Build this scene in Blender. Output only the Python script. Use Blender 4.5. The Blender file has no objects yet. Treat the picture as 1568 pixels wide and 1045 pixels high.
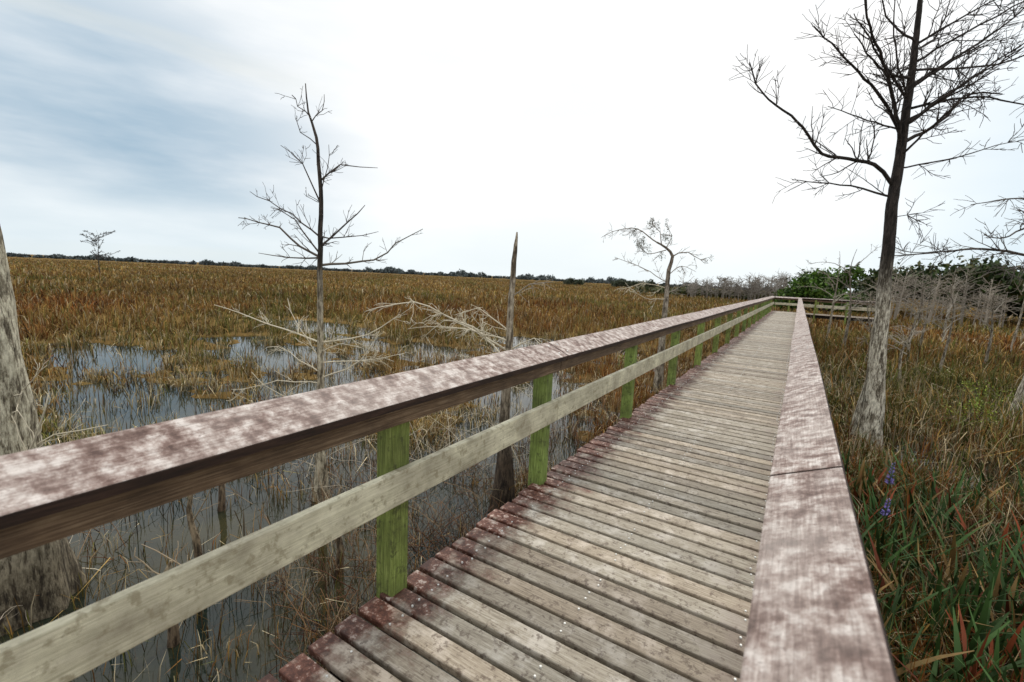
import bpy, math, random, bmesh
import numpy as np
from mathutils import Vector, Matrix
R = random.Random(7)
NR = np.random.RandomState(11)
sc = bpy.context.scene
sc.view_settings.view_transform = 'Standard'
sc.view_settings.look = 'None'
sc.view_settings.exposure = 0

# ------------------------------------------------------------------ helpers
def link(o, parent=None):
    sc.collection.objects.link(o)
    if parent: o.parent = parent
    return o
def empty(name, loc=(0, 0, 0)):
    e = bpy.data.objects.new(name, None); e.location = loc
    return link(e)

class MB:
    def __init__(s): s.v=[]; s.f=[]; s.c=[]; s.m=[]
    def add(s, vs, fs, col=(1,1,1), mi=0):
        b=len(s.v); s.v.extend(vs)
        s.f.extend([tuple(i+b for i in f) for f in fs])
        if isinstance(col, list): s.c.extend(col)
        else: s.c.extend([col]*len(vs))
        s.m.extend([mi]*len(fs))
    def obj(s, name, mats, parent=None, smooth=False, loc=(0,0,0)):
        me=bpy.data.meshes.new(name)
        me.from_pydata([tuple(p) for p in s.v],[],s.f)
        a=me.attributes.new('Col','FLOAT_COLOR','POINT')
        arr=np.ones((len(s.v),4),dtype=np.float32); arr[:,:3]=np.array(s.c,dtype=np.float32)
        a.data.foreach_set('color',arr.ravel())
        for m in mats: me.materials.append(m)
        me.polygons.foreach_set('material_index', s.m)
        me.polygons.foreach_set('use_smooth',[smooth]*len(s.f))
        me.update()
        o=bpy.data.objects.new(name,me); o.location=loc
        return link(o,parent)

def tri_mesh(name, verts, tris, cols, mat, parent=None):
    me=bpy.data.meshes.new(name)
    n=len(verts); t=len(tris)
    me.vertices.add(n); me.vertices.foreach_set('co',verts.astype(np.float32).ravel())
    me.loops.add(t*3); me.loops.foreach_set('vertex_index',tris.astype(np.int32).ravel())
    me.polygons.add(t)
    me.polygons.foreach_set('loop_start',np.arange(0,t*3,3,dtype=np.int32))
    me.polygons.foreach_set('loop_total',np.full(t,3,dtype=np.int32))
    me.update(calc_edges=True); me.validate()
    a=me.attributes.new('Col','FLOAT_COLOR','POINT')
    arr=np.ones((n,4),dtype=np.float32); arr[:,:3]=cols
    a.data.foreach_set('color',arr.ravel())
    me.materials.append(mat)
    o=bpy.data.objects.new(name,me)
    return link(o,parent)

# ------------------------------------------------------------------ materials
def newmat(name):
    m=bpy.data.materials.new(name); m.use_nodes=True
    nt=m.node_tree; b=nt.nodes['Principled BSDF']
    return m,nt,b
def N(nt,t,**k):
    n=nt.nodes.new(t)
    for a,v in k.items(): setattr(n,a,v)
    return n
def noise(nt,vec,scale,detail=4,rough=.6):
    n=N(nt,'ShaderNodeTexNoise'); n.inputs['Scale'].default_value=scale
    n.inputs['Detail'].default_value=detail; n.inputs['Roughness'].default_value=rough
    nt.links.new(vec,n.inputs['Vector']); return n.outputs['Fac']
def ramp(nt,fac,stops):
    r=N(nt,'ShaderNodeValToRGB'); e=r.color_ramp.elements
    while len(e)<len(stops): e.new(.5)
    for i,(p,c) in enumerate(stops):
        e[i].position=p; e[i].color=(c[0],c[1],c[2],1) if isinstance(c,(tuple,list)) else (c,c,c,1)
    nt.links.new(fac,r.inputs['Fac']); return r.outputs['Color']
def mix(nt,fac,a,b,mode='MIX'):
    m=N(nt,'ShaderNodeMix',data_type='RGBA',blend_type=mode)
    for s,i in ((fac,0),(a,6),(b,7)):
        if isinstance(s,(int,float)): m.inputs[i].default_value=s
        elif isinstance(s,tuple): m.inputs[i].default_value=(s[0],s[1],s[2],1)
        else: nt.links.new(s,m.inputs[i])
    return m.outputs[2]
def objvec(nt,scale=(1,1,1)):
    t=N(nt,'ShaderNodeTexCoord'); mp=N(nt,'ShaderNodeMapping'); mp.inputs['Scale'].default_value=scale
    nt.links.new(t.outputs['Object'],mp.inputs['Vector']); return mp.outputs['Vector']
def bump(nt,b,h,strength=.4,dist=.01):
    n=N(nt,'ShaderNodeBump'); n.inputs['Strength'].default_value=strength; n.inputs['Distance'].default_value=dist
    nt.links.new(h,n.inputs['Height']); nt.links.new(n.outputs['Normal'],b.inputs['Normal'])
def colattr(nt):
    a=N(nt,'ShaderNodeAttribute'); a.attribute_name='Col'; return a.outputs['Color']
def math_(nt,op,a,b=None,clamp=False):
    m=N(nt,'ShaderNodeMath',operation=op); m.use_clamp=clamp
    for s,i in ((a,0),(b,1)):
        if s is None: continue
        if isinstance(s,(int,float)): m.inputs[i].default_value=s
        else: nt.links.new(s,m.inputs[i])
    return m.outputs[0]

def capmat(name, grain):
    m,nt,b=newmat(name)
    v=objvec(nt); vg=objvec(nt,grain)
    n1=noise(nt,v,17,8,.68); n2=noise(nt,v,3.2,3,.5); g=noise(nt,vg,30,6,.75); n3=noise(nt,v,60,4,.7)
    mm=math_(nt,'ADD',math_(nt,'MULTIPLY',n1,.84),math_(nt,'MULTIPLY',g,.16))
    c=ramp(nt,mm,[(.37,(.09,.048,.038)),(.45,(.20,.13,.11)),(.525,(.40,.325,.295)),(.61,(.68,.63,.60))])
    c=mix(nt,ramp(nt,n2,[(.40,0.),(.68,.42)]),c,(.57,.52,.485))
    c=mix(nt,.5,c,ramp(nt,g,[(.32,(.42,.38,.35)),(.62,(1.2,1.18,1.16))]),'MULTIPLY')
    c=mix(nt,ramp(nt,n3,[(.59,0.),(.67,.55)]),c,(.13,.08,.065))
    c=mix(nt,.8,c,colattr(nt),'MULTIPLY')
    nt.links.new(c,b.inputs['Base Color']); b.inputs['Roughness'].default_value=.7
    bump(nt,b,mix(nt,.5,g,n1),.8,.004); return m
M_cap=capmat('weathered_cap_wood',(5,.22,5))
M_capx=capmat('weathered_cap_wood_cross',(.22,5,5))
def woodmat(name,c0,c1,c2,grain,blot=None,rough=.8,bs=.5):
    m,nt,b=newmat(name)
    v=objvec(nt); vg=objvec(nt,grain)
    g=noise(nt,vg,22,6,.7); n1=noise(nt,v,5,5,.6); n2=noise(nt,v,21,4,.65)
    c=ramp(nt,g,[(.28,c0),(.5,c1),(.72,c2)])
    c=mix(nt,.75,c,ramp(nt,n1,[(.3,(.38,.34,.30)),(.7,(1.35,1.35,1.3))]),'MULTIPLY')
    if blot: c=mix(nt,ramp(nt,n2,[(.54,0.),(.64,.7)]),c,blot)
    c=mix(nt,1.,c,colattr(nt),'MULTIPLY')
    nt.links.new(c,b.inputs['Base Color']); b.inputs['Roughness'].default_value=rough
    bump(nt,b,g,bs,.004); return m
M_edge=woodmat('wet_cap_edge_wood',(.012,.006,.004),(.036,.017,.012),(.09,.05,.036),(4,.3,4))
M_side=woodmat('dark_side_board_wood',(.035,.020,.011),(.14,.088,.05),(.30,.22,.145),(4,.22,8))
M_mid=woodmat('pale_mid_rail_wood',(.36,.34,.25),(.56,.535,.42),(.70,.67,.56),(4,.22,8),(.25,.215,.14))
M_post=woodmat('green_treated_post_wood',(.05,.055,.02),(.165,.23,.05),(.36,.44,.15),(6,6,.3),(.045,.05,.018))
def deckmat():
    m,nt,b=newmat('weathered_deck_wood')
    v=objvec(nt); vg=objvec(nt,(.3,5,5))
    g=noise(nt,vg,28,6,.72); n1=noise(nt,v,7,6,.65); n2=noise(nt,v,30,5,.7)
    c=ramp(nt,g,[(.28,(.11,.085,.06)),(.5,(.33,.285,.22)),(.72,(.52,.475,.395))])
    c=mix(nt,ramp(nt,n1,[(.50,0.),(.66,.65)]),c,(.62,.57,.505))
    c=mix(nt,ramp(nt,n2,[(.54,0.),(.63,.75)]),c,(.10,.068,.048))
    s=N(nt,'ShaderNodeSeparateXYZ'); nt.links.new(v,s.inputs[0])
    wob=math_(nt,'MULTIPLY',math_(nt,'SUBTRACT',n1,.5),1.1)
    xx=math_(nt,'ADD',s.outputs['X'],wob)
    mr=N(nt,'ShaderNodeMapRange'); mr.inputs[1].default_value=-1.44; mr.inputs[2].default_value=-1.22
    mr.inputs[3].default_value=1; mr.inputs[4].default_value=0; nt.links.new(xx,mr.inputs[0])
    red=ramp(nt,n2,[(.42,(.06,.018,.010)),(.55,(.15,.058,.036)),(.65,(.50,.41,.36))])
    c=mix(nt,mr.outputs[0],c,red)
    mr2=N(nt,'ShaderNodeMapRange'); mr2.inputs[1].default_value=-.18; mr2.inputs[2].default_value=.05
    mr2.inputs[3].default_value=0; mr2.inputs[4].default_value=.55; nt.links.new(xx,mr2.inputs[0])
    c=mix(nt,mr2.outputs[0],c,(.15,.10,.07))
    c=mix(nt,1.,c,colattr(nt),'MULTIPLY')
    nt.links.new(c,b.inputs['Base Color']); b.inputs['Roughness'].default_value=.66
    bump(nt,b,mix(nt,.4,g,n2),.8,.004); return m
M_deck=deckmat()
def simple(name,col,rough=.8,metal=0):
    m,nt,b=newmat(name)
    n=noise(nt,objvec(nt),9,4)
    c=mix(nt,n,tuple(x*.7 for x in col),tuple(min(1,x*1.3) for x in col))
    nt.links.new(c,b.inputs['Base Color']); b.inputs['Roughness'].default_value=rough; b.inputs['Metallic'].default_value=metal
    return m
M_dark=simple('dark_joist_wood',(.018,.012,.009))
M_screw=simple('zinc_screw',(.65,.65,.63),.45,.2)
def barkmat(name,zs=.3,dark=(.22,.19,.15)):
    m,nt,b=newmat(name)
    v=objvec(nt,(1,1,zs)); n1=noise(nt,v,38,6,.75); n2=noise(nt,v,12,7,.78); v3=objvec(nt,(1,1,.12)); n3=noise(nt,v3,45,4,.7)
    c=mix(nt,1.,colattr(nt),ramp(nt,n1,[(.36,(.42,.39,.34)),(.6,(1.4,1.4,1.38))]),'MULTIPLY')
    c=mix(nt,1.,c,ramp(nt,n3,[(.40,(.30,.27,.24)),(.50,(1.05,1.05,1.05))]),'MULTIPLY')
    c=mix(nt,ramp(nt,n2,[(.49,0.),(.56,.85)]),c,mix(nt,1.,c,dark,'MULTIPLY'))
    nt.links.new(c,b.inputs['Base Color']); b.inputs['Roughness'].default_value=.9
    bump(nt,b,mix(nt,.5,n1,n3),1.,.03); return m
M_bark=barkmat('cypress_bark')
m,nt,b=newmat('fine_twig_material'); nt.links.new(colattr(nt),b.inputs['Base Color']); b.inputs['Roughness'].default_value=.9; M_twig=m
def leafmat(name,rough=.65):
    m,nt,b=newmat(name)
    nt.links.new(colattr(nt),b.inputs['Base Color']); b.inputs['Roughness'].default_value=rough
    b.inputs['Specular IOR Level'].default_value=.2
    return m
M_leaf=leafmat('leaf_material'); M_grass=leafmat('sawgrass_material',.8)

# ------------------------------------------------------------------ marsh layout functions
def vn(x,y,s,seed=0):
    x=x*s+seed*3.1; y=y*s-seed*1.7
    return (np.sin(x*1.3+1.7*np.sin(y*.9+seed))+np.sin(y*1.7+1.3*np.sin(x*1.1+2.0))+np.sin((x+y)*.83+seed*2)+.6*np.sin(x*3.1-y*2.3)+.5*np.sin(x*2.2+y*4.1+1.2*np.sin(x*2.9)))/4.1
POOLS=[(-3.9,1.2,2.6,2.2),(-3.0,-.2,2.6,2.2),(-3.2,2.8,1.6,1.3),(-8.7,2.7,2.2,.9),(-11.0,6.8,2.2,1.1),(-9.3,9.8,2.0,.9),(-7.7,14.2,1.8,1.1),
       (-7.0,5.0,1.6,.8),(-13.4,3.9,2.1,.9),(-4.3,7.6,1.2,1.0),(-3.2,5.3,1.0,1.0),(1.7,8.2,.9,1.0),(2.2,5.2,.8,.9),(5.4,10.5,1.7,1.1),(1.2,13.5,.8,2.0),(3.4,7.4,1.0,.7),(-16,11,2.8,1.1)]
def waterness(x,y):
    w=np.full_like(x,-1.0)
    for (cx,cy,ax,ay) in POOLS:
        d=np.sqrt(((x-cx)/ax)**2+((y-cy)/ay)**2)
        w=np.maximum(w,1-d)
    r=np.hypot(x,y)
    band=np.where((r<17)&(r>4),.9*vn(x,y,1.3,7)-.38,-1.)
    w=np.maximum(w+.35*vn(x,y,1.3,2),band)
    return w+.50*vn(x,y,3.4,4)*np.clip((r-3)/3,0.2,1)
def axis_coords():
    a=[0.0]; s=.15
    while a[-1]<3000:
        a.append(a[-1]+s)
        if a[-1]>20: s*=1.22
    a=np.array(a); return np.concatenate([-a[:0:-1],a])
gx=axis_coords()-3; gy=axis_coords()+8
X,Y=np.meshgrid(gx,gy); W=waterness(X,Y); rr=np.hypot(X,Y)
Z=np.where(W>-.05,-.16,.035)+.02*vn(X,Y,2.3,5)*(rr<60)
Z=np.clip(Z+np.where((W>-.3)&(W<=-.05),-.05,0),-.3,.07)
nx=len(gx); ny=len(gy)
gv=np.stack([X,Y,Z],-1).reshape(-1,3)
idx=np.arange(nx*ny).reshape(ny,nx)
q=np.stack([idx[:-1,:-1],idx[:-1,1:],idx[1:,1:],idx[1:,:-1]],-1).reshape(-1,4)
tris=np.concatenate([q[:,[0,1,2]],q[:,[0,2,3]]])
m,nt,b=newmat('marsh_ground')
v=objvec(nt,(1,1,1)); n1=noise(nt,v,.16,6,.65); n2=noise(nt,v,3.5,6,.7)
v2=objvec(nt,(.03,.03,.03)); n3=noise(nt,v2,1.2,5,.6)
c=ramp(nt,n1,[(.33,(.075,.048,.022)),(.5,(.16,.105,.04)),(.66,(.14,.115,.045))])
c=mix(nt,.7,c,ramp(nt,n2,[(.3,(.3,.28,.25)),(.7,(1.5,1.45,1.4))]),'MULTIPLY')
c=mix(nt,ramp(nt,n3,[(.4,0.),(.62,.6)]),c,(.26,.165,.055))
nt.links.new(c,b.inputs['Base Color']); b.inputs['Roughness'].default_value=1; b.inputs['Specular IOR Level'].default_value=.05
bump(nt,b,n2,1,.1)
tri_mesh('marsh_ground',gv,tris,np.ones((len(gv),3)),m)
m,nt,b=newmat('marsh_water')
v=objvec(nt,(1,1,1)); n1=noise(nt,v,.8,4); n2=noise(nt,v,8,3); n4=noise(nt,v,22,6,.8)
c=ramp(nt,n1,[(.4,(.010,.017,.014)),(.6,(.04,.038,.018))])
c=mix(nt,ramp(nt,n4,[(.56,0.),(.64,.45)]),c,(.07,.052,.025))
nt.links.new(c,b.inputs['Base Color']); b.inputs['Roughness'].default_value=.03; b.inputs['IOR'].default_value=1.38
bump(nt,b,n2,.08,.01)
wb=MB(); wb.add([(-45,-25,0),(30,-25,0),(30,45,0),(-45,45,0)],[(0,1,2,3)])
wb.obj('marsh_water',[m])

# ------------------------------------------------------------------ boardwalk
def box(mb,x0,x1,y0,y1,z0,z1,col=(1,1,1),mi=0):
    mb.add([(x0,y0,z0),(x1,y0,z0),(x1,y1,z0),(x0,y1,z0),(x0,y0,z1),(x1,y0,z1),(x1,y1,z1),(x0,y1,z1)],
           [(0,3,2,1),(4,5,6,7),(0,1,5,4),(1,2,6,5),(2,3,7,6),(3,0,4,7)],col,mi)
def bevel(o,w=.004,seg=2):
    md=o.modifiers.new('bevel','BEVEL'); md.width=w; md.segments=seg; md.limit_method='ANGLE'
DZ=.75; YE=36.4; XE=4.6
bw=empty('boardwalk')
dk=MB(); sw=MB()
y=-1.6
while y<YE+1.6:
    wd=.106; xr=.17 if y<YE-.2 else XE+.2
    t=R.uniform(.66,1.18); w_=R.uniform(-.03,.05); col=(t+w_,t,t-w_*.8)
    dz=R.uniform(-.004,.004); e=R.uniform(-.022,.012); sk=R.uniform(-.002,.002)
    box(dk,-1.56+e,xr+R.uniform(-.01,.01),y+sk,y+wd+sk,DZ-.038+dz,DZ+dz,col)
    if y<14:
        for sx in (-1.38,-.72,-.04):
            for sy in (.025,.085):
                if R.random()<.3: continue
                cx=sx+R.uniform(-.016,.016); cy=y+sy+R.uniform(-.008,.008); r=.005
                sw.add([(cx+r*math.cos(a*math.pi/4),cy+r*math.sin(a*math.pi/4),DZ+.0048) for a in range(8)]+[(cx+r*math.cos(a*math.pi/4),cy+r*math.sin(a*math.pi/4),DZ-.005) for a in range(8)],
                       [tuple(range(8))]+[(a,a+8,(a+1)%8+8,(a+1)%8) for a in range(8)])
    y+=wd+.025
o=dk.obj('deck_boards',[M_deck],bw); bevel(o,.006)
sw.obj('deck_screws',[M_screw],bw)
js=MB()
for x in (-1.40,-.72,.03): box(js,x-.025,x+.025,-1.6,YE+1.5,DZ-.24,DZ-.045)
for yy in (YE+.2,YE+1.3): box(js,.06,XE+.2,yy-.025,yy+.025,DZ-.24,DZ-.045)
js.obj('joists',[M_dark],bw)
def bm_fix(o):
    bm=bmesh.new(); bm.from_mesh(o.data); bmesh.ops.recalc_face_normals(bm,faces=bm.faces); bm.to_mesh(o.data); bm.free()
def rail(name,p0,p1,n,posts,joints,capm,dz=0):
    root=empty(name)
    p0=Vector(p0);p1=Vector(p1);L=(p1-p0).length;t=(p1-p0)/L;n=Vector(n)
    def P(d,s,z): q=p0+t*d+n*s; return (q.x,q.y,z+dz)
    def prism(mb,d0,d1,sec,col,mis=None):
        k=len(sec); nseg=max(1,int((d1-d0)/.6)); vs=[]
        for a in range(nseg+1):
            d=d0+(d1-d0)*a/nseg
            wob=.004*math.sin(d*1.3+sec[0][1]*9)
            for (s,z) in sec: vs.append(P(d,s+wob,z+wob*.8))
        fl=[];mi=[]
        for a in range(nseg):
            for j in range(k):
                j2=(j+1)%k; fl.append((a*k+j,a*k+j2,(a+1)*k+j2,(a+1)*k+j)); mi.append(mis[j] if mis else 0)
        fl.append(tuple(range(k))[::-1]); mi.append(mis[1] if mis else 0)
        fl.append(tuple(range(nseg*k,nseg*k+k))); mi.append(mis[1] if mis else 0)
        m0=len(mb.m); mb.add(vs,fl,col); mb.m[m0:]=mi
    cap=MB();side=MB();mid=MB();pst=MB();scr=MB()
    js=[0]+[j for j in joints if 0<j<L]+[L]
    for a,bb in zip(js[:-1],js[1:]):
        g=.004; h=R.uniform(-.004,.004); tt=R.uniform(.82,1.04)
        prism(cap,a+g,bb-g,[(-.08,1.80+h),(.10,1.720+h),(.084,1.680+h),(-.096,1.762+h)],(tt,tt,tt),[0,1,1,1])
        t2=R.uniform(.8,1.15)
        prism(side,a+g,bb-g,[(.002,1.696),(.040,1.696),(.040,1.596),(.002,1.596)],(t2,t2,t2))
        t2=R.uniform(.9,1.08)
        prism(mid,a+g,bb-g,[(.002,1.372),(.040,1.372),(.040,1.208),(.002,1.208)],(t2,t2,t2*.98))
        for e in (a+.07,bb-.07):
            for (s,z) in ((-.035,1.7802),(.055,1.7402)):
                q=P(e,s,z+h); r=.008; ring=[]
                for lift in (.003,-.004):
                    for kk in range(8):
                        ca=math.cos(kk*math.pi/4)*r; sa=math.sin(kk*math.pi/4)*r
                        ring.append((q[0]+t.x*ca+n.x*.9*sa, q[1]+t.y*ca+n.y*.9*sa, q[2]-.40*sa+lift))
                scr.add(ring,[tuple(range(8))]+[(k2,k2+8,(k2+1)%8+8,(k2+1)%8) for k2 in range(8)])
    for d in posts:
        tt=R.uniform(.75,1.15); c=(tt*R.uniform(.92,1.1),tt,tt*.95); hw=.052
        vs=[P(d+a,s,z) for z in (-.7,1.70) for (a,s) in ((-hw,-.112),(hw,-.112),(hw,0),(-hw,0))]
        pst.add(vs,[(0,3,2,1),(4,5,6,7),(0,1,5,4),(1,2,6,5),(2,3,7,6),(3,0,4,7)],c)
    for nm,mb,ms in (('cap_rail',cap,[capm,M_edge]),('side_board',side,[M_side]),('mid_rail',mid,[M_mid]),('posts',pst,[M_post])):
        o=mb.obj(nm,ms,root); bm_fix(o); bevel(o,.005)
    scr.obj('cap_screws',[M_screw],root)
    return root
OFF=1.6
py=[-.72,1.48,2.98,5.12,7.35]+[7.35+2.2*k for k in range(1,14)]
rail('wooden_railing',(-1.50,-OFF),(-1.50,YE+1.5),(1,0),[p+OFF for p in py if p<YE+1.4],[3.07+OFF]+[7.35+OFF+4.4*k for k in range(0,7)],M_cap,.026)
rail('wooden_railing',(.09,-OFF),(.09,YE),(-1,0),[p+OFF for p in py if p<YE]+[YE+OFF-.06],[1.62+OFF]+[5.12+OFF+4.4*k for k in range(0,8)],M_cap)
rail('wooden_railing',(-1.42,YE+1.5),(XE,YE+1.5),(0,-1),[.9+1.7*k for k in range(4)],[3],M_capx)
rail('wooden_railing',(.2,YE-.02),(XE,YE-.02),(0,1),[.8+1.7*k for k in range(3)],[2.4],M_capx)

# ------------------------------------------------------------------ trees
def frame(d):
    d=d.normalized(); a=Vector((0,0,1)) if abs(d.z)<.9 else Vector((1,0,0))
    u=d.cross(a).normalized(); return u,d.cross(u)
def tube(mb,pts,rad,cols,sides=6,flute=0,mi=0):
    n=len(pts); vs=[];cs=[];fs=[]
    for i,p in enumerate(pts):
        d=(pts[min(i+1,n-1)]-pts[max(i-1,0)])
        if d.length<1e-6: d=Vector((0,0,1))
        if i==0: u,w=frame(d)
        else:
            dn=d.normalized(); u=(u-dn*u.dot(dn)).normalized(); w=dn.cross(u)
        for k in range(sides):
            a=2*math.pi*k/sides
            r=rad[i]*(1+flute*max(0,1-i/(n*.3))*math.sin(a*5+1)+ (0.07*math.sin(a*3+i*.6) if flute else 0))
            vs.append(p+u*(math.cos(a)*r)+w*(math.sin(a)*r)); cs.append(cols[i])
    for i in range(n-1):
        for k in range(sides):
            k2=(k+1)%sides; fs.append((i*sides+k,i*sides+k2,(i+1)*sides+k2,(i+1)*sides+k))
    vs.append(pts[-1]); cs.append(cols[-1]); e=len(vs)-1
    for k in range(sides): fs.append(((n-1)*sides+k,(n-1)*sides+(k+1)%sides,e))
    mb.add(vs,fs,cs,mi)
def smoothpts(pts,step,jit,rng):
    out=[]; n=len(pts)
    for i in range(n-1):
        p0=pts[max(i-1,0)];p1=pts[i];p2=pts[i+1];p3=pts[min(i+2,n-1)]
        k=max(2,int((p2-p1).length/step))
        for j in range(k):
            t=j/k
            q=.5*((2*p1)+(p2-p0)*t+(2*p0-5*p1+4*p2-p3)*t*t+(3*p1-p0-3*p2+p3)*t**3)
            if out: q=q+Vector((rng.uniform(-jit,jit),rng.uniform(-jit,jit),rng.uniform(-jit,jit)))
            out.append(q)
    out.append(pts[-1]); return out
def branch(mb,pts,r0,r1,rng,level,dens,tl,col,up=.25,jit=.012,step=.12,start=.15,tips=None,minr=.0022):
    P=smoothpts(pts,step,jit,rng); n=len(P)
    rad=[r0+(r1-r0)*i/(n-1) for i in range(n)]
    tube(mb,P,rad,[col]*n,4 if r0<.008 else (5 if r0<.02 else 7),0,1 if r0<.02 else 0)
    if tips is not None: tips.append(P[-1])
    if level<=0: return
    L=sum((P[i+1]-P[i]).length for i in range(n-1))
    k=max(1,int(L*dens+rng.random()))
    for _ in range(k):
        f=start+(1-start)*rng.random(); i=min(n-2,int(f*(n-1)))
        t=(P[i+1]-P[i]).normalized(); u,w=frame(t); a=rng.uniform(0,2*math.pi)
        side=u*math.cos(a)+w*math.sin(a)
        d=(t*rng.uniform(.5,1.0)+side*rng.uniform(.5,1.0)+Vector((0,0,up*rng.uniform(.2,1.4)))).normalized()
        l=tl*rng.uniform(.35,1.15)*(1.15-.6*f)
        p=P[i]; q=[p]
        m1=p+d*l*.5+Vector((rng.uniform(-1,1),rng.uniform(-1,1),rng.uniform(-1,1)))*l*.10
        q+= [m1, m1+(d+side*rng.uniform(-.3,.4)+Vector((0,0,up*rng.uniform(-.6,1)))).normalized()*l*.5]
        rr_=max(minr,rad[i]*.45)
        branch(mb,q,rr_,max(minr*.7,rr_*.35),rng,level-1,dens*1.3,tl*.48,col,up,jit*.6,step*.6,.1,tips,minr)
RD=Vector((.850,.527,0)); HD=Vector((-.527,.850,0))
def tree(name,loc,trunk,rad,limbs,seed,pal,dens=4,tl=.35,level=2,up=.25,minr=.0022,flute=0,sides=12,depth=.5,jit=.012):
    rng=random.Random(seed); mb=MB(); loc=Vector(loc)
    def Q(r,z,d=0): return RD*r+HD*d+Vector((0,0,z))
    pts=[Q(*p) for p in trunk]
    P=smoothpts(pts,.1,.003,rng)
    zs=[p[1] for p in trunk]
    rads=[float(np.interp(p.z,zs,rad)) for p in P]
    lo,hi,z0,z1=pal
    def colz(z):
        t=min(1,max(0,(z-z0)/(z1-z0))); return tuple(lo[i]*(1-t)+hi[i]*t for i in range(3))
    tube(mb,P,rads,[colz(p.z) for p in P],sides,flute)
    tips=[]
    for li,l in enumerate(limbs):
        pl,r0=l[0],l[1]; sgn=rng.choice((-1,1))*rng.uniform(.2,1)*depth
        x0=pl[0][0]; q=[]
        for k,p in enumerate(pl): q.append(Q(p[0],p[1],sgn*abs(p[0]-x0) if len(p)<3 else p[2]))
        branch(mb,q,r0,max(minr,r0*.28),rng,level,dens,tl,colz(pl[0][1]) if len(l)<3 else l[2],up,jit,tips=tips,minr=minr)
    o=mb.obj(name,[M_bark,M_twig],None,True,loc)
    return o,tips
PALE=(.52,.48,.40); DARKB=(.036,.028,.025); GREY=(.25,.235,.22)
def rnd_back(zs,rng,lens,r,n,slope=.25):
    out=[]
    for _ in range(n):
        z=rng.uniform(*zs); a=rng.choice((-1,1)); l=rng.uniform(*lens)
        dr=rng.uniform(-.5,.5)*l; d=a*math.sqrt(max(.01,l*l-dr*dr))
        out.append(([(0-.15,z,0),(dr*.5-.15,z+slope*l*.6,d*.5),(dr-.15,z+slope*l,d)],r))
    return out
rg=random.Random(3)
trunk=[(0,-.2),(0,.3),(0,1.11),(-.05,1.85),(-.1,2.6),(-.16,3.5),(-.17,4.45),(-.18,5.1),(-.2,5.85),(-.25,6.85),(-.2,7.6)]
rads=[.25,.18,.115,.092,.080,.072,.058,.048,.036,.022,.010]
big=[([(-.18,3.84),(-.54,4.12),(-1.36,4.21),(-1.69,4.54),(-2.32,4.9),(-2.57,5.28)],.029),
([(-.16,3.7),(-.7,3.85),(-1.45,3.95)],.018),
([(-.17,4.5),(-.58,5.0),(-1.12,5.37),(-1.75,5.79)],.026),
([(-.17,4.4),(-.6,5.1),(-1.27,5.74),(-1.5,6.3)],.028),
([(-.17,4.45),(.4,4.77),(.8,5.19),(1.42,5.28)],.028),
([(-.18,5.2),(.19,5.46),(.69,5.83),(1.18,6.3)],.022),
([(-.18,4.1),(.39,4.2),(1.1,4.45)],.013),
([(-.2,5.75),(-.75,6.0),(-1.0,6.5)],.018),
([(-.2,5.65),(.28,6.0),(.5,6.6)],.018),
([(-.18,5.3),(-.73,5.28),(-1.35,5.6)],.020),
([(-.18,4.9),(.55,5.0),(1.24,4.8)],.020),
([(-.18,4.7),(.5,5.3),(1.0,5.7)],.020),
([(-.18,4.6),(-.7,4.65),(-1.5,4.75)],.015),
([(-.18,5.0),(-.9,5.7),(-1.2,6.0)],.020),
([(-.18,5.4),(.7,5.4),(1.5,5.7)],.018),
([(-.25,6.5),(-.7,6.9),(-1.0,7.2)],.012),([(-.25,6.4),(.3,6.9),(.7,7.2)],.012),
([(-.18,5.0),(-.6,5.6),(-.8,6.3)],.016),([(-.1,3.0),(.3,2.95),(.9,3.0)],.007),([(-.12,3.4),(.3,3.5),(.6,3.45)],.006)]
big+=[(p,r) for p,r in rnd_back((4.2,6.3),rg,(.8,1.6),.018,8)]
tree('bald_cypress_tree',(1.13,8.72,0),trunk,rads,big,21,((.56,.53,.45),DARKB,2.0,2.9),dens=8,tl=.60,level=2,up=.22,minr=.0038,flute=.2,sides=20)
trunk=[(0,-.2),(0,.15),(0,.5),(0,1.2),(.01,2.25),(.015,2.67),(.03,2.91),(-.01,3.47),(-.08,3.68),(-.1,3.92)]
rads=[.10,.07,.042,.031,.025,.021,.019,.013,.008,.004]
mid=[([(0,2.41),(-.21,2.50),(-.42,2.66),(-.92,2.76)],.013),([(0,2.33),(.43,2.41),(.61,2.58),(.85,2.76)],.013),
([(0,2.4,0),(-.3,2.38,.05),(-.62,2.42,.1)],.009),([(.01,2.5),(.25,2.73),(.4,2.91)],.011),([(0,2.6,0),(-.3,2.79,.1),(-.74,3.0,.2)],.009),
([(.0,2.45),(-.25,2.75),(-.5,2.85)],.009),([(.02,2.9),(-.12,3.22),(-.3,3.37)],.008),([(.03,3.1),(.18,3.25),(.49,3.27)],.009),([(-.05,3.6),(.03,3.72),(.05,3.85)],.005),([(-.07,3.65),(-.15,3.72),(-.2,3.8)],.005),
([(.03,3.0),(.1,3.2),(.12,3.4)],.006),([(.0,3.4),(-.12,3.5),(-.15,3.62)],.005),([(.0,2.6),(.2,2.6),(.5,2.68)],.008)]
W_=(.64,.58,.45)
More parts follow.
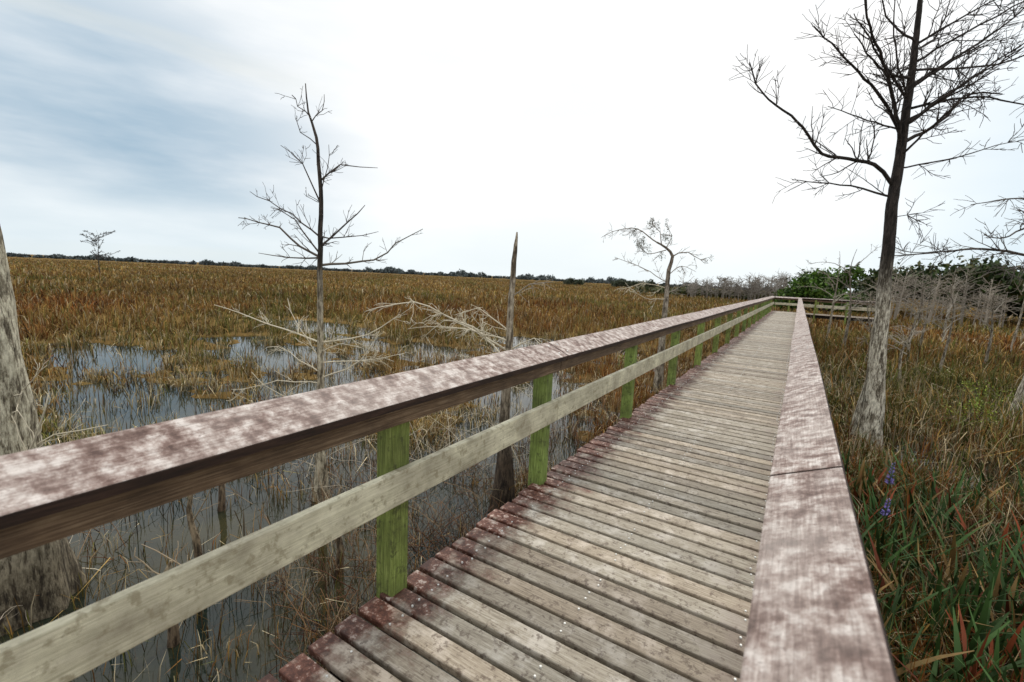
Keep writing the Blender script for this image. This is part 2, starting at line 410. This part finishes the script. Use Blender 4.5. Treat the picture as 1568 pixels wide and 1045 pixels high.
mid+=[(l,r,W_) for l,r in [([(0,1.6,0),(-.55,1.75,.1),(-1.1,1.9,.15)],.009),([(0,1.6,0),(.43,1.69,.1),(.74,1.9,.1)],.010),([(0,1.3,0),(-.5,1.5,.2),(-.75,1.42,.3)],.007),([(0,1.25),(.4,1.45),(.6,1.75)],.009),
 ([(0,1.1),(.3,1.2),(.6,1.25)],.007),([(0,1.45,0),(-.2,1.75,0),(-.35,2.0,.1)],.007),([(0,1.2),(-.3,1.25),(-.6,1.2)],.006),([(0,1.4),(.3,1.4),(.7,1.45)],.007),([(0,1.0),(-.3,1.1),(-.5,1.35)],.006),([(0,1.5),(.2,1.6),(.4,1.55)],.006)]]
tree('dwarf_cypress_tree',(-3.83,2.69,0),trunk,rads,mid,5,((.52,.47,.36),(.06,.047,.04),1.7,2.45),dens=11,tl=.24,level=2,up=.22,minr=.0022,flute=.15,depth=.7)
trunk=[(0,-.2),(0.02,.3),(0,.8),(.01,1.4),(.01,2.0),(.02,2.45),(.03,2.6),(.035,2.72)]
rads=[.15,.10,.055,.040,.030,.024,.018,.007]
sn=[([(0,2.12),(.18,2.24),(.38,2.28)],.006,(.3,.27,.23)),([(0,1.6),(-.45,1.9),(-.8,2.05),(-1.15,1.98)],.011,W_),([(0,1.5),(-.35,1.75),(-.7,1.8),(-.98,1.55)],.010,W_),
([(0,1.6),(.25,1.75),(.38,1.6)],.008,W_),([(0,1.35),(-.25,1.5),(-.55,1.35)],.008,W_),([(0,1.3),(.2,1.45),(.42,1.35)],.008,W_),([(0,1.8),(-.3,1.98),(-.55,1.9)],.007,W_),([(0,1.7),(-.5,1.8),(-1.0,1.75)],.008,W_)]
tree('dead_cypress_snag',(-2.30,3.64,0),trunk,rads,sn,9,((.09,.065,.045),(.38,.33,.26),.5,1.3),dens=13,tl=.30,level=2,up=-.35,minr=.0021,flute=.2,depth=.8)
trunk=[(0,-.2),(0,1.2),(.0,2.1),(0,2.6),(.05,2.88),(-.1,3.05),(-.3,3.15)]
rads=[.12,.065,.05,.042,.033,.024,.018]
sm=[([(-.3,3.15),(-.68,3.42),(-1.0,3.42),(-1.35,3.25)],.015),([(-.2,3.1),(-.25,3.35),(-.45,3.55)],.012),([(.05,2.88),(.33,2.98),(.68,2.76)],.015),([(0,2.33),(-.53,2.6),(-1.2,2.8)],.010),
([(0,2.2),(-.4,2.3),(-.9,2.15)],.008,W_),([(0,2.1),(.3,2.3),(.5,2.5)],.010),([(-.1,3.0),(-.5,2.9),(-.8,3.1)],.011),([(-.1,3.05),(.0,3.3),(-.15,3.5)],.009),([(0,2.5),(.3,2.7),(.7,2.6)],.010),([(0,2.0),(-.5,2.0),(-.9,2.2)],.008,W_)]
o_small,tips_small=tree('mossy_cypress_tree',(-2.35,9.85,0),trunk,rads,sm,33,((.42,.38,.32),(.24,.20,.165),1.5,2.8),dens=9,tl=.40,level=2,up=-.05,minr=.0038,depth=.6)
tree('dead_cypress_trunk',(-4.14,.64,0),[(.06,-.2),(.06,.3),(.035,.9),(.02,1.6),(.015,2.2),(.01,2.6),(.01,2.9),(.0,3.06)],[.27,.21,.16,.13,.10,.075,.045,.008],
  [([(.05,.9),(.3,1.2),(.45,1.5)],.010,W_),([(.05,1.0),(.25,1.15),(.5,1.2)],.007,W_),([(.05,1.1),(.3,1.5),(.6,1.7)],.007,W_)],4,((.20,.17,.12),(.50,.47,.37),.3,1.1),dens=8,tl=.3,level=1,flute=.2,sides=24)
rt=[([(0,3.0),(-.9,3.2),(-1.7,3.12),(-2.5,3.0)],.028),([(0,3.4),(-.8,3.55),(-1.5,3.3),(-1.9,3.35)],.024),([(0,3.9),(-.6,4.1),(-1.2,4.0)],.020),([(0,3.3),(-.5,3.0),(-1.3,2.8)],.016),([(0,3.7),(.7,4.1),(1.3,4.2)],.03)]
tree('bald_cypress_tree',(3.75,11.9,0),[(0,-.2),(.05,1),(0,2),(-.05,3),(0,4),(.1,4.8)],[.25,.15,.11,.08,.05,.02],rt,55,(PALE,(.11,.095,.085),1.6,2.9),dens=8,tl=.6,level=2,up=.12,minr=.0045,flute=.15)
def baretree(name,loc,h,seed,col=GREY,nl=7,minr=.005,dens=4.5):
    rng=random.Random(seed); l=[]
    for k in range(nl):
        z=h*rng.uniform(.3,.9); s=rng.choice((-1,1)); L_=h*rng.uniform(.15,.32)
        l.append(([(0,z),(s*L_*.5,z+L_*.35),(s*L_,z+L_*rng.uniform(.2,.8))],.010+h*.002))
    return tree(name,loc,[(0,-.1),(rng.uniform(-.15,.15),h*.4),(rng.uniform(-.2,.25),h*.8),(0,h)],[.02+.010*h,.015+.006*h,.015,.006],l,seed,(col,tuple(x*.75 for x in col),.5,h),dens=dens,tl=.45,level=2,minr=minr,depth=1)
spots=[(1.6,21,3.9),(1.3,25,4.1),(3.2,19,2.7),(4.3,24,3.2),(2.4,14.5,2.2),(5.8,16,2.3),(6.8,22,3.1),(8.0,17.5,2.6),(3.4,29,3.6),(6,29,3.6),(10,25,3.5),(4.9,14.2,1.8),(2.0,18,2.3),(5.2,20,2.9),(8,28,3.8),(12,30,4),(3.4,16.5,2.4)]
for i,(x,y,h) in enumerate(spots):
    g=.85+.6*((i*37)%10)/10; baretree('bare_swamp_tree',(x,y,0),h,100+i,(.29*g,.26*g,.21*g))
baretree('lone_cypress_tree',(-77.9,22.3,0),5.8,77,(.08,.075,.07),24,.028,3.0)
baretree('leaning_dead_tree',(3.1,6.9,0),1.5,78,(.42,.38,.3),6,.003)

# ------------------------------------------------------------------ foliage masses
def leafcloud(name,centers,per,leaf,cols,squash=.8,parent=None,loc=(0,0,0),asp=.5):
    V=[];C=[]
    for (cx,cy,cz,r) in centers:
        k=int(per*r*r) if per>0 else -per
        d=NR.normal(size=(k,3)); d/=np.linalg.norm(d,axis=1)[:,None]
        rad=r*(NR.rand(k)**.45)[:,None]*(1+.25*NR.normal(size=(k,1))*.6)
        p=d*rad*np.array([1,1,squash])+np.array([cx,cy,cz])
        p=p[p[:,2]>.0]; k=len(p)
        a=NR.normal(size=(k,3)); a/=np.linalg.norm(a,axis=1)[:,None]
        bq=np.cross(a,NR.normal(size=(k,3))); bq/=np.linalg.norm(bq,axis=1)[:,None]
        s=leaf*(.6+.8*NR.rand(k,1))
        V.append(np.stack([p+a*s,p+bq*s*asp,p-a*s,p-bq*s*asp],1))
        base=np.array(cols)[NR.randint(0,len(cols),k)]*(.6+.8*NR.rand(k,1))*NR.uniform(.75,1.25)
        C.append(np.repeat(base[:,None,:],4,1))
    V=np.concatenate(V).reshape(-1,3); C=np.concatenate(C).reshape(-1,3)
    q=np.arange(len(V)).reshape(-1,4); T=np.concatenate([q[:,[0,1,2]],q[:,[0,2,3]]])
    o=tri_mesh(name,V,T,C,M_leaf,parent); o.location=loc; return o
GRN=[(.05,.085,.02),(.07,.11,.03),(.035,.06,.018)]
def bush(name,x,y,w,h,cols=GRN,leaf=.12,per=350):
    e=empty(name,(x,y,0)); cs=[]
    for k in range(14):
        a=R.uniform(0,2*math.pi); rr_=w*.42*math.sqrt(R.random()); zz=h*R.uniform(.25,.8)*(1-.45*(rr_/(w*.5))**2)
        cs.append((math.cos(a)*rr_,math.sin(a)*rr_,zz,h*R.uniform(.16,.27)))
    leafcloud('foliage',cs,per,leaf,cols,.85,e)
    mb=MB()
    for c in cs:
        tube(mb,[Vector((c[0]*.15,c[1]*.15,-.1)),Vector((c[0]*.6,c[1]*.6,c[2]*.5)),Vector(c[:3])],[.02*h,.014*h,.005*h],[(.1,.08,.06)]*3,5)
    mb.obj('stems',[M_bark],e,True)
    return e
bush('green_mangrove_bush',2.2,58,9,6.0,[(.06,.125,.015),(.09,.16,.025),(.03,.065,.012)],.2,330)
cs=[]
for k in range(280):
    t=R.random(); x=6.5+t*46; y=64-t*27+R.uniform(-5,8)
    cs.append((x,y,R.uniform(.8,1)*(2.2+1.7*abs(math.sin(t*9+.5))+R.uniform(-.6,1.1)),R.uniform(.9,1.8)))
leafcloud('distant_tree_mass',cs,110,.26,[(.03,.055,.013),(.05,.08,.02),(.09,.09,.035),(.022,.04,.012)],.95)
mb=MB(); rng=random.Random(8)
def twigtree(mb,x,y,h,col,rng,rmin):
    b0=Vector((x,y,0)); top=Vector((x+rng.uniform(-.3,.3),y,h))
    tube(mb,[b0,top],[.03+h*.01,rmin],[col]*2,4)
    for _ in range(24):
        z=rng.uniform(.25,.95); p=b0.lerp(top,z); a=rng.uniform(0,6.28); l=h*rng.uniform(.12,.32)
        q=p+Vector((math.cos(a)*l,math.sin(a)*l,l*rng.uniform(.1,.8)))
        tube(mb,[p,q],[rmin*1.3,rmin*.7],[col]*2,3)
        for _ in range(2):
            s=p.lerp(q,rng.uniform(.3,.9)); tube(mb,[s,s+Vector((rng.uniform(-1,1),rng.uniform(-1,1),rng.uniform(0,1)))*l*.5],[rmin*.8,rmin*.5],[col]*2,3)
for k in range(85):
    t=rng.random(); c=rng.uniform(.8,1.2)
    twigtree(mb,-17+t*18,86+rng.uniform(-6,10),rng.uniform(3.4,5.4)*(.6+.4*t),(.20*c,.18*c,.155*c),rng,.03)
for k in range(70):
    t=rng.random(); c=rng.uniform(.7,1.3)
    twigtree(mb,5+t*30,54-t*22+rng.uniform(-8,4),rng.uniform(2.4,4.6),(.24*c,.21*c,.17*c),rng,.016)
mb.obj('distant_bare_trees',[M_twig],None,True)
cs=[]
for k in range(110):
    t=R.random(); cs.append((-28+t*32,95+R.uniform(-6,8),.9,R.uniform(.6,1.4)))
leafcloud('distant_shrubs',cs,60,.35,[(.10,.10,.04),(.13,.12,.06),(.06,.08,.03)],.9)
cs=[]
for k in range(1300):
    ang=math.radians(R.uniform(72,185)); D=R.uniform(400,480)
    u=math.degrees(ang)
    h=1.1+.8*math.sin(u*.7)+.6*math.sin(u*2.3+1)+.5*math.sin(u*5.1)
    h=max(.4,h)*(1.6 if 105<u<142 else .95)
    cs.append((math.cos(ang)*D,math.sin(ang)*D,h*.6+.4,max(1.1,h)))
leafcloud('distant_tree_line',cs,-36,1.2,[(.06,.08,.08),(.08,.10,.105),(.11,.125,.13)],.8)  # distance haze is put into these bluish grey leaf colours
cs=[(-52+R.uniform(-9,9),168+R.uniform(-2,2),R.uniform(.8,2.4),R.uniform(.8,1.5)) for k in range(34)]+[(-80+R.uniform(-5,5),175+R.uniform(-2,2),R.uniform(.6,2.2),R.uniform(.7,1.4)) for k in range(20)]
leafcloud('tree_island',cs,60,.4,[(.055,.075,.045),(.08,.09,.06)],.9)
cs=[]
for t in tips_small:
    q=t.dot(RD)
    if t.z>2.85 and -.75<q<.2 and R.random()<.38: cs.append((t.x,t.y,t.z-.03,R.uniform(.04,.10)))
    elif t.z>2.6 and q>.4 and R.random()<.10: cs.append((t.x,t.y,t.z-.03,R.uniform(.04,.08)))
leafcloud('moss_clumps',cs,9000,.020,[(.05,.06,.02),(.10,.10,.045),(.06,.06,.03)],1.5,o_small,(0,0,0),.25)
for (x,y,w,h) in [(-5.2,4.6,.5,.5),(-5.6,9.5,.8,.7),(-4.6,13.5,1.1,.8),(-3.4,11.2,.7,.6),(2.6,10.4,.9,.8),(3.6,13.0,1.1,.9),(1.9,16.5,1.0,.9),(4.6,10.0,.8,.7)]:
    bush('wax_myrtle_shrub',x,y,w,h,[(.17,.22,.03),(.24,.29,.05),(.12,.16,.025)],.022,1200)

# ------------------------------------------------------------------ sawgrass
GOLD=np.array([(.36,.215,.055),(.28,.155,.040),(.44,.295,.095),(.20,.092,.024)])
GREEN=np.array([(.14,.145,.030),(.18,.175,.042),(.24,.20,.05)])
RUST=np.array([(.25,.095,.020),(.14,.052,.014),(.32,.13,.028)])
STRAW=np.array([(.58,.49,.32),(.46,.37,.21)])
def grass(name,nt_,bl,rmin,rmax,hfun,amin=52,amax=192,spread=.10,wbase=.0035,wk=.0007,lean=.45,side=0,sparse=.08,sel=None):
    u=NR.rand(nt_); r=rmin*(rmax/rmin)**u
    a=np.radians(NR.uniform(amin,amax,nt_)); x=r*np.cos(a); y=r*np.sin(a)
    W=waterness(x,y)
    keep=(W<-.04)|(NR.rand(nt_)<np.where(r>5.5,sparse*2.5,sparse))
    if sel=='pool': keep=(W>-.04)&(NR.rand(nt_)<sparse)
    mg_=.1
    keep&=~(((x>-1.66-mg_)&(x<.24+mg_)&(y<YE+1.9))|((x>-1.7)&(x<XE+.4)&(y>YE-.25)&(y<YE+1.85)))
    if side==1: keep&=x>.2
    if side==-1: keep&=x<=-1.6
    x=x[keep];y=y[keep];W=W[keep];r=r[keep];n=len(x)
    x=np.repeat(x,bl);y=np.repeat(y,bl);W=np.repeat(W,bl);r=np.repeat(r,bl)
    th=np.repeat(NR.uniform(.5,1.35,n),bl)
    m=len(x); sp=spread*(1+r*.05)
    x=x+NR.normal(size=m)*sp; y=y+NR.normal(size=m)*sp
    h=hfun(x,y,r,W)*NR.uniform(.45,1.15,m)*th
    az=NR.uniform(0,2*np.pi,m); le=np.abs(NR.normal(size=m))*lean
    dx=np.cos(az)*le*h; dy=np.sin(az)*le*h
    w=(wbase+wk*r)*NR.uniform(.6,1.3,m)
    pa=NR.uniform(0,2*np.pi,m); px=np.cos(pa)*w; py_=np.sin(pa)*w
    z0=np.where(W>-.04,-.05,.0)
    v=np.zeros((m,5,3))
    v[:,0]=np.stack([x-px,y-py_,z0],1); v[:,1]=np.stack([x+px,y+py_,z0],1)
    v[:,2]=np.stack([x-px*.8+dx*.35,y-py_*.8+dy*.35,h*.6],1); v[:,3]=np.stack([x+px*.8+dx*.35,y+py_*.8+dy*.35,h*.6],1)
    droop=np.clip(1.25-.75*le,.2,1.0)
    v[:,4]=np.stack([x+dx,y+dy,h*droop],1)
    b0=np.arange(m)[:,None]*5
    T=np.concatenate([b0+np.array([[0,1,3]]),b0+np.array([[0,3,2]]),b0+np.array([[2,3,4]])])
    f=vn(x,y,.22,1)+.5*vn(x,y,.8,4)+NR.normal(size=m)*.35
    pick=NR.randint(0,100,m)
    col=GOLD[pick%4]
    g=(f>.32); col=np.where(g[:,None],GREEN[pick%3],col)
    ru=(f<-.42)&(r<40); col=np.where(ru[:,None],RUST[pick%3],col)
    pst_=np.where(W>-.35,.45,.10)+np.where((r>5)&(r<14)&(W>-.6),.10,0)
    st=NR.rand(m)<pst_; col=np.where(st[:,None],STRAW[pick%2],col)
    if side==1:
        mg=NR.rand(m)<.3; col=np.where(mg[:,None],GREEN[pick%3]*np.array([.65,.85,.8]),col); col=col*.78
    if sel=='pool':
        dk2=NR.rand(m)<.6; col=np.where(dk2[:,None],RUST[pick%3]*np.array([.6,.85,1.0]),col)
    col=col*NR.uniform(.5,1.35,(m,1))*np.repeat(NR.uniform(.55,1.25,(n,1)),bl,0)
    col=col*(1+.30*vn(x,y,.06,8)[:,None]+.18*vn(x,y,.5,9)[:,None])
    far=np.clip(r/250,0,1)[:,None]*.35; col=col*(1-far)+np.array([.26,.175,.075])*far
    C=np.repeat(col[:,None,:],5,1); C[:,:2]*=.28; C[:,2:4]*=.85; C[:,4]*=1.3  # shade low in the tufts painted into blade colour: dark base, brighter tip
    return tri_mesh(name,v.reshape(-1,3),T,C.reshape(-1,3),M_grass)
hf_left=lambda x,y,r,W: np.clip(.22+.019*r,.26,.58)*np.where(W>-.35,.7,1.0)*(1+.3*vn(x,y,.6,3))
hf_right=lambda x,y,r,W: np.clip(.30+.020*r,.3,.64)*(1+.3*vn(x,y,.7,6))
grass('sawgrass',12000,12,2.0,26,hf_left,88,195,.07,.0020,.00045,.65,-1,.03)
grass('sawgrass',8500,12,2.0,26,hf_right,50,90,.09,.0024,.00045,.7,1,.08)
grass('sawgrass',22000,9,24,300,lambda x,y,r,W: .56*(1+.3*vn(x,y,.3,3)),50,195,.26,.003,.0007,.65,0,.3)
grass('reed_stalks',2000,5,2.0,16,lambda x,y,r,W: .32*(1+.5*vn(x,y,1.5,3)),88,195,.14,.0014,.0004,.55,-1,.5,'pool')

mb=MB(); rng=random.Random(14)
def blade(mb,base,h,az,lean,w,col):
    b0=Vector(base); d=Vector((math.cos(az),math.sin(az),0)); s=Vector((-d.y,d.x,0)); vs=[];cs=[];n=6
    for i in range(n+1):
        t=i/n; p=b0+Vector((0,0,h*(t-.25*lean*t*t)))+d*(lean*h*t*t); ww=w*math.sin(math.pi*min(.98,.12+.88*t))**.7
        vs+= [p-s*ww,p+s*ww]; k=.45+.7*t; cs+=[tuple(x*k for x in col)]*2
    mb.add(vs,[(2*i,2*i+1,2*i+3,2*i+2) for i in range(n)],cs)
for k in range(430):
    if rng.random()<.7: x=rng.uniform(.42,1.6); y=rng.uniform(1.6,6.4)
    else: x=rng.uniform(.5,3.6); y=rng.uniform(1.2,7.0)
    g=rng.uniform(.45,1.3); rr0=rng.random()
    c=(.04*g,.085*g,.02*g) if rr0<.72 else ((.19*g,.045*g,.016*g) if rr0<.82 else (.22*g,.14*g,.05*g))
    for j in range(rng.randint(3,6)): blade(mb,(x+rng.gauss(0,.05),y+rng.gauss(0,.05),-.02),rng.uniform(.28,.68),rng.uniform(0,6.28),rng.uniform(.05,.8),rng.uniform(.006,.021),c)
mb.obj('broadleaf_marsh_plants',[M_leaf])
def flower(x,y,h):
    mb=MB()
    tube(mb,[Vector((0,0,-.05)),Vector((.01,0,h*.5)),Vector((.03,0,h))],[.007,.006,.004],[(.08,.13,.04)]*3,6)
    for k in range(90):
        t=rng.random(); p=Vector((.02+.01*t,0,h*.74+t*h*.26)); a=rng.uniform(0,6.28); l=.035*(1.1-t*.7)
        d=Vector((math.cos(a),math.sin(a),.5)); s=Vector((-d.y,d.x,0))
        c=rng.choice([(.16,.12,.42),(.24,.19,.52),(.10,.08,.30)])
        mb.add([p,p+d*l*.6+s*l*.3,p+d*l,p+d*l*.6-s*l*.3],[(0,1,2,3)],c)
    for k in range(6): blade(mb,(rng.gauss(0,.02),rng.gauss(0,.02),0),h*rng.uniform(.6,.9),rng.uniform(0,6.28),rng.uniform(.1,.4),.014,(.05,.11,.03))
    mb.obj('pickerelweed_flower',[M_leaf],None,False,(x,y,0))
flower(.86,5.15,.82); flower(.80,4.75,.62); flower(1.75,3.3,.6)

def brush(name,x,y,n,ext,h,cols,seed,rad=.004,lm=1.1):
    rng=random.Random(seed); mb=MB()
    for k in range(n):
        p=Vector((rng.uniform(-ext,ext),rng.uniform(-ext,ext),-.05)); a=rng.uniform(0,6.28); l=rng.uniform(.3,1.0)*h
        lean=rng.uniform(.1,lm); d=Vector((math.cos(a)*lean,math.sin(a)*lean,1)).normalized()
        q=[p,p+d*l*.5+Vector((rng.uniform(-.05,.05),rng.uniform(-.05,.05),0)),p+d*l+Vector((math.cos(a),math.sin(a),-.6))*l*rng.uniform(0,.35)]
        branch(mb,q,rad*rng.uniform(.5,1.3),rad*.35,rng,1,5,.22,rng.choice(cols),.05,.006,.1,.2,None,.0012)
    mb.obj(name,[M_bark,M_twig],None,True,(x,y,0))
BR=[(.13,.055,.024),(.06,.028,.016),(.22,.12,.055),(.32,.23,.14)]
for i,(x,y,n,e,h) in enumerate([(-2.3,2.6,170,.45,.55),(-2.1,4.1,120,.45,.55),(-3.1,2.1,70,.5,.5),(-2.05,1.6,110,.3,.45),(-3.5,3.1,90,.5,.6),(-2.6,5.6,70,.6,.6),(-4.6,.9,30,.4,.6),(-5.0,2.8,60,.9,.6),(-2.4,7.6,60,.5,.7),(-2.7,1.9,70,.35,.4),(-3.0,3.9,90,.5,.5),(-2.1,3.2,90,.35,.45)]):
    brush('dead_brush',x,y,n,e,h,BR,200+i)
for i,(x,y,n,e,h) in enumerate([(-3.9,3.5,26,.7,1.1),(-2.9,4.6,30,.7,1.1),(-5.6,4.4,30,1.0,.9),(-4.4,5.8,32,1.0,1.0),(-4.3,.95,8,.25,1.2)]):
    brush('pale_dead_brush',x,y,n,e,h,[W_,(.5,.44,.34),(.42,.36,.28)],250+i,.004,1.6)
for i,(x,y,n,e,h) in enumerate([(.8,3.4,40,.35,.7),(1.9,5.6,60,.7,.8),(2.8,4.6,50,.7,.9),(1.4,10.5,50,.6,.9),(2.6,8.6,50,.9,.9),(1.4,3.0,60,.5,.75),(2.4,6.9,50,.8,1.0),(4,8.5,50,1.0,1.0),(1.2,4.4,60,.5,.75),(1.0,2.3,40,.4,.6)]):
    brush('dead_brush',x,y,n,e,h,[(.22,.09,.032),(.40,.28,.14),(.12,.05,.022),(.44,.35,.22)],300+i)
for i,(x,y,h) in enumerate([(-3.35,1.35,.9),(-3.0,1.05,.55),(-4.4,2.0,.8),(-3.9,3.6,.8),(-2.75,2.05,.7)]):
    rng=random.Random(400+i)
    tree('cypress_sapling_stub',(x,y,0),[(0,-.2),(.03,h*.3),(-.02,h*.7),(.04,h)],[.04,.026,.016,.008],
        [([(0,h*.6),(.12*rng.choice((-1,1)),h*.8),(.22*rng.choice((-1,1)),h*1.05)],.007),([(0,h*.8),(-.1,h),(-.12,h*1.2)],.006)],400+i,((.16,.11,.07),(.42,.34,.23),0,h),dens=7,tl=.2,level=1)

# ------------------------------------------------------------------ world
w=bpy.data.worlds.new('World'); sc.world=w; w.use_nodes=True; nt=w.node_tree
bg=nt.nodes['Background']; bg.inputs['Strength'].default_value=.1
sky=N(nt,'ShaderNodeTexSky',sky_type='NISHITA'); sky.sun_disc=False
SE=math.radians(52); SAZ=math.radians(-10)
sky.sun_elevation=SE; sky.sun_rotation=SAZ
tc=N(nt,'ShaderNodeTexCoord'); gen=tc.outputs['Generated']
mp=N(nt,'ShaderNodeMapping'); mp.inputs['Scale'].default_value=(1,1,4.2); mp.inputs['Location'].default_value=(.3,.1,.35); nt.links.new(gen,mp.inputs['Vector'])
n1=noise(nt,mp.outputs[0],1.7,6,.52)
mp2=N(nt,'ShaderNodeMapping'); mp2.inputs['Scale'].default_value=(1,1,9); nt.links.new(gen,mp2.inputs['Vector'])
n2=noise(nt,mp2.outputs[0],1.1,4,.5)
def dirfac(vec,a,b_):
    d=N(nt,'ShaderNodeVectorMath',operation='DOT_PRODUCT'); nt.links.new(gen,d.inputs[0]); d.inputs[1].default_value=vec
    mr=N(nt,'ShaderNodeMapRange',interpolation_type='SMOOTHSTEP'); mr.inputs[1].default_value=a; mr.inputs[2].default_value=b_
    nt.links.new(d.outputs['Value'],mr.inputs[0]); return mr.outputs[0]
left=dirfac((-.98,.12,.12),.78,1.0)
right=dirfac((.55,.82,.1),.82,1.0)
c=mix(nt,ramp(nt,n1,[(.36,.0),(.66,.75)]),(12.0,11.9,11.7),(9.7,10.0,10.1))
c=mix(nt,math_(nt,'MULTIPLY',right,.8),c,(6.0,7.8,9.0))
s=N(nt,'ShaderNodeSeparateXYZ'); nt.links.new(gen,s.inputs[0])
zr=ramp(nt,s.outputs['Z'],[(.0,.60),(.07,.65),(.13,1.),(.30,1.),(.46,.30)])
dk_=math_(nt,'MULTIPLY',math_(nt,'MULTIPLY',left,zr),ramp(nt,n1,[(.34,.45),(.56,1.)]))
c=mix(nt,dk_,c,(3.8,5.3,6.6))
c=mix(nt,math_(nt,'MULTIPLY',left,ramp(nt,n2,[(.52,0.),(.64,.55)])),c,(9.0,9.0,8.2))
hz=N(nt,'ShaderNodeMapRange',interpolation_type='SMOOTHSTEP'); hz.inputs[1].default_value=0; hz.inputs[2].default_value=.18; hz.inputs[3].default_value=.5; hz.inputs[4].default_value=0
nt.links.new(s.outputs['Z'],hz.inputs[0])
c=mix(nt,hz.outputs[0],c,(7.6,9.0,9.7))
c=mix(nt,.05,c,sky.outputs[0])
nt.links.new(c,bg.inputs['Color'])
sun=bpy.data.lights.new('sun','SUN'); sun.energy=1.5; sun.angle=math.radians(10); sun.color=(1,.94,.84)
so=bpy.data.objects.new('sun',sun); link(so)
sd=Vector((math.sin(SAZ)*math.cos(SE),math.cos(SAZ)*math.cos(SE),math.sin(SE)))
so.rotation_euler=sd.to_track_quat('Z','Y').to_euler(); so.location=sd*50

# ------------------------------------------------------------------ camera
cam=bpy.data.cameras.new('camera'); cam.lens=16; cam.sensor_width=36; cam.clip_end=6000; cam.clip_start=.05
co=bpy.data.objects.new('camera',cam); link(co); sc.camera=co
p=math.radians(8.04); r=math.radians(2.7)
fw=(HD*math.cos(p)+Vector((0,0,-math.sin(p)))).normalized(); ri=RD.normalized(); upv=ri.cross(fw)
cr=ri*math.cos(r)+upv*math.sin(r); cu=upv*math.cos(r)-ri*math.sin(r)
mt=Matrix((cr,cu,-fw)).transposed().to_4x4(); mt.translation=Vector((0,0,2.31)); co.matrix_world=mt
cam.dof.use_dof=True; cam.dof.focus_distance=3.6; cam.dof.aperture_fstop=2.8
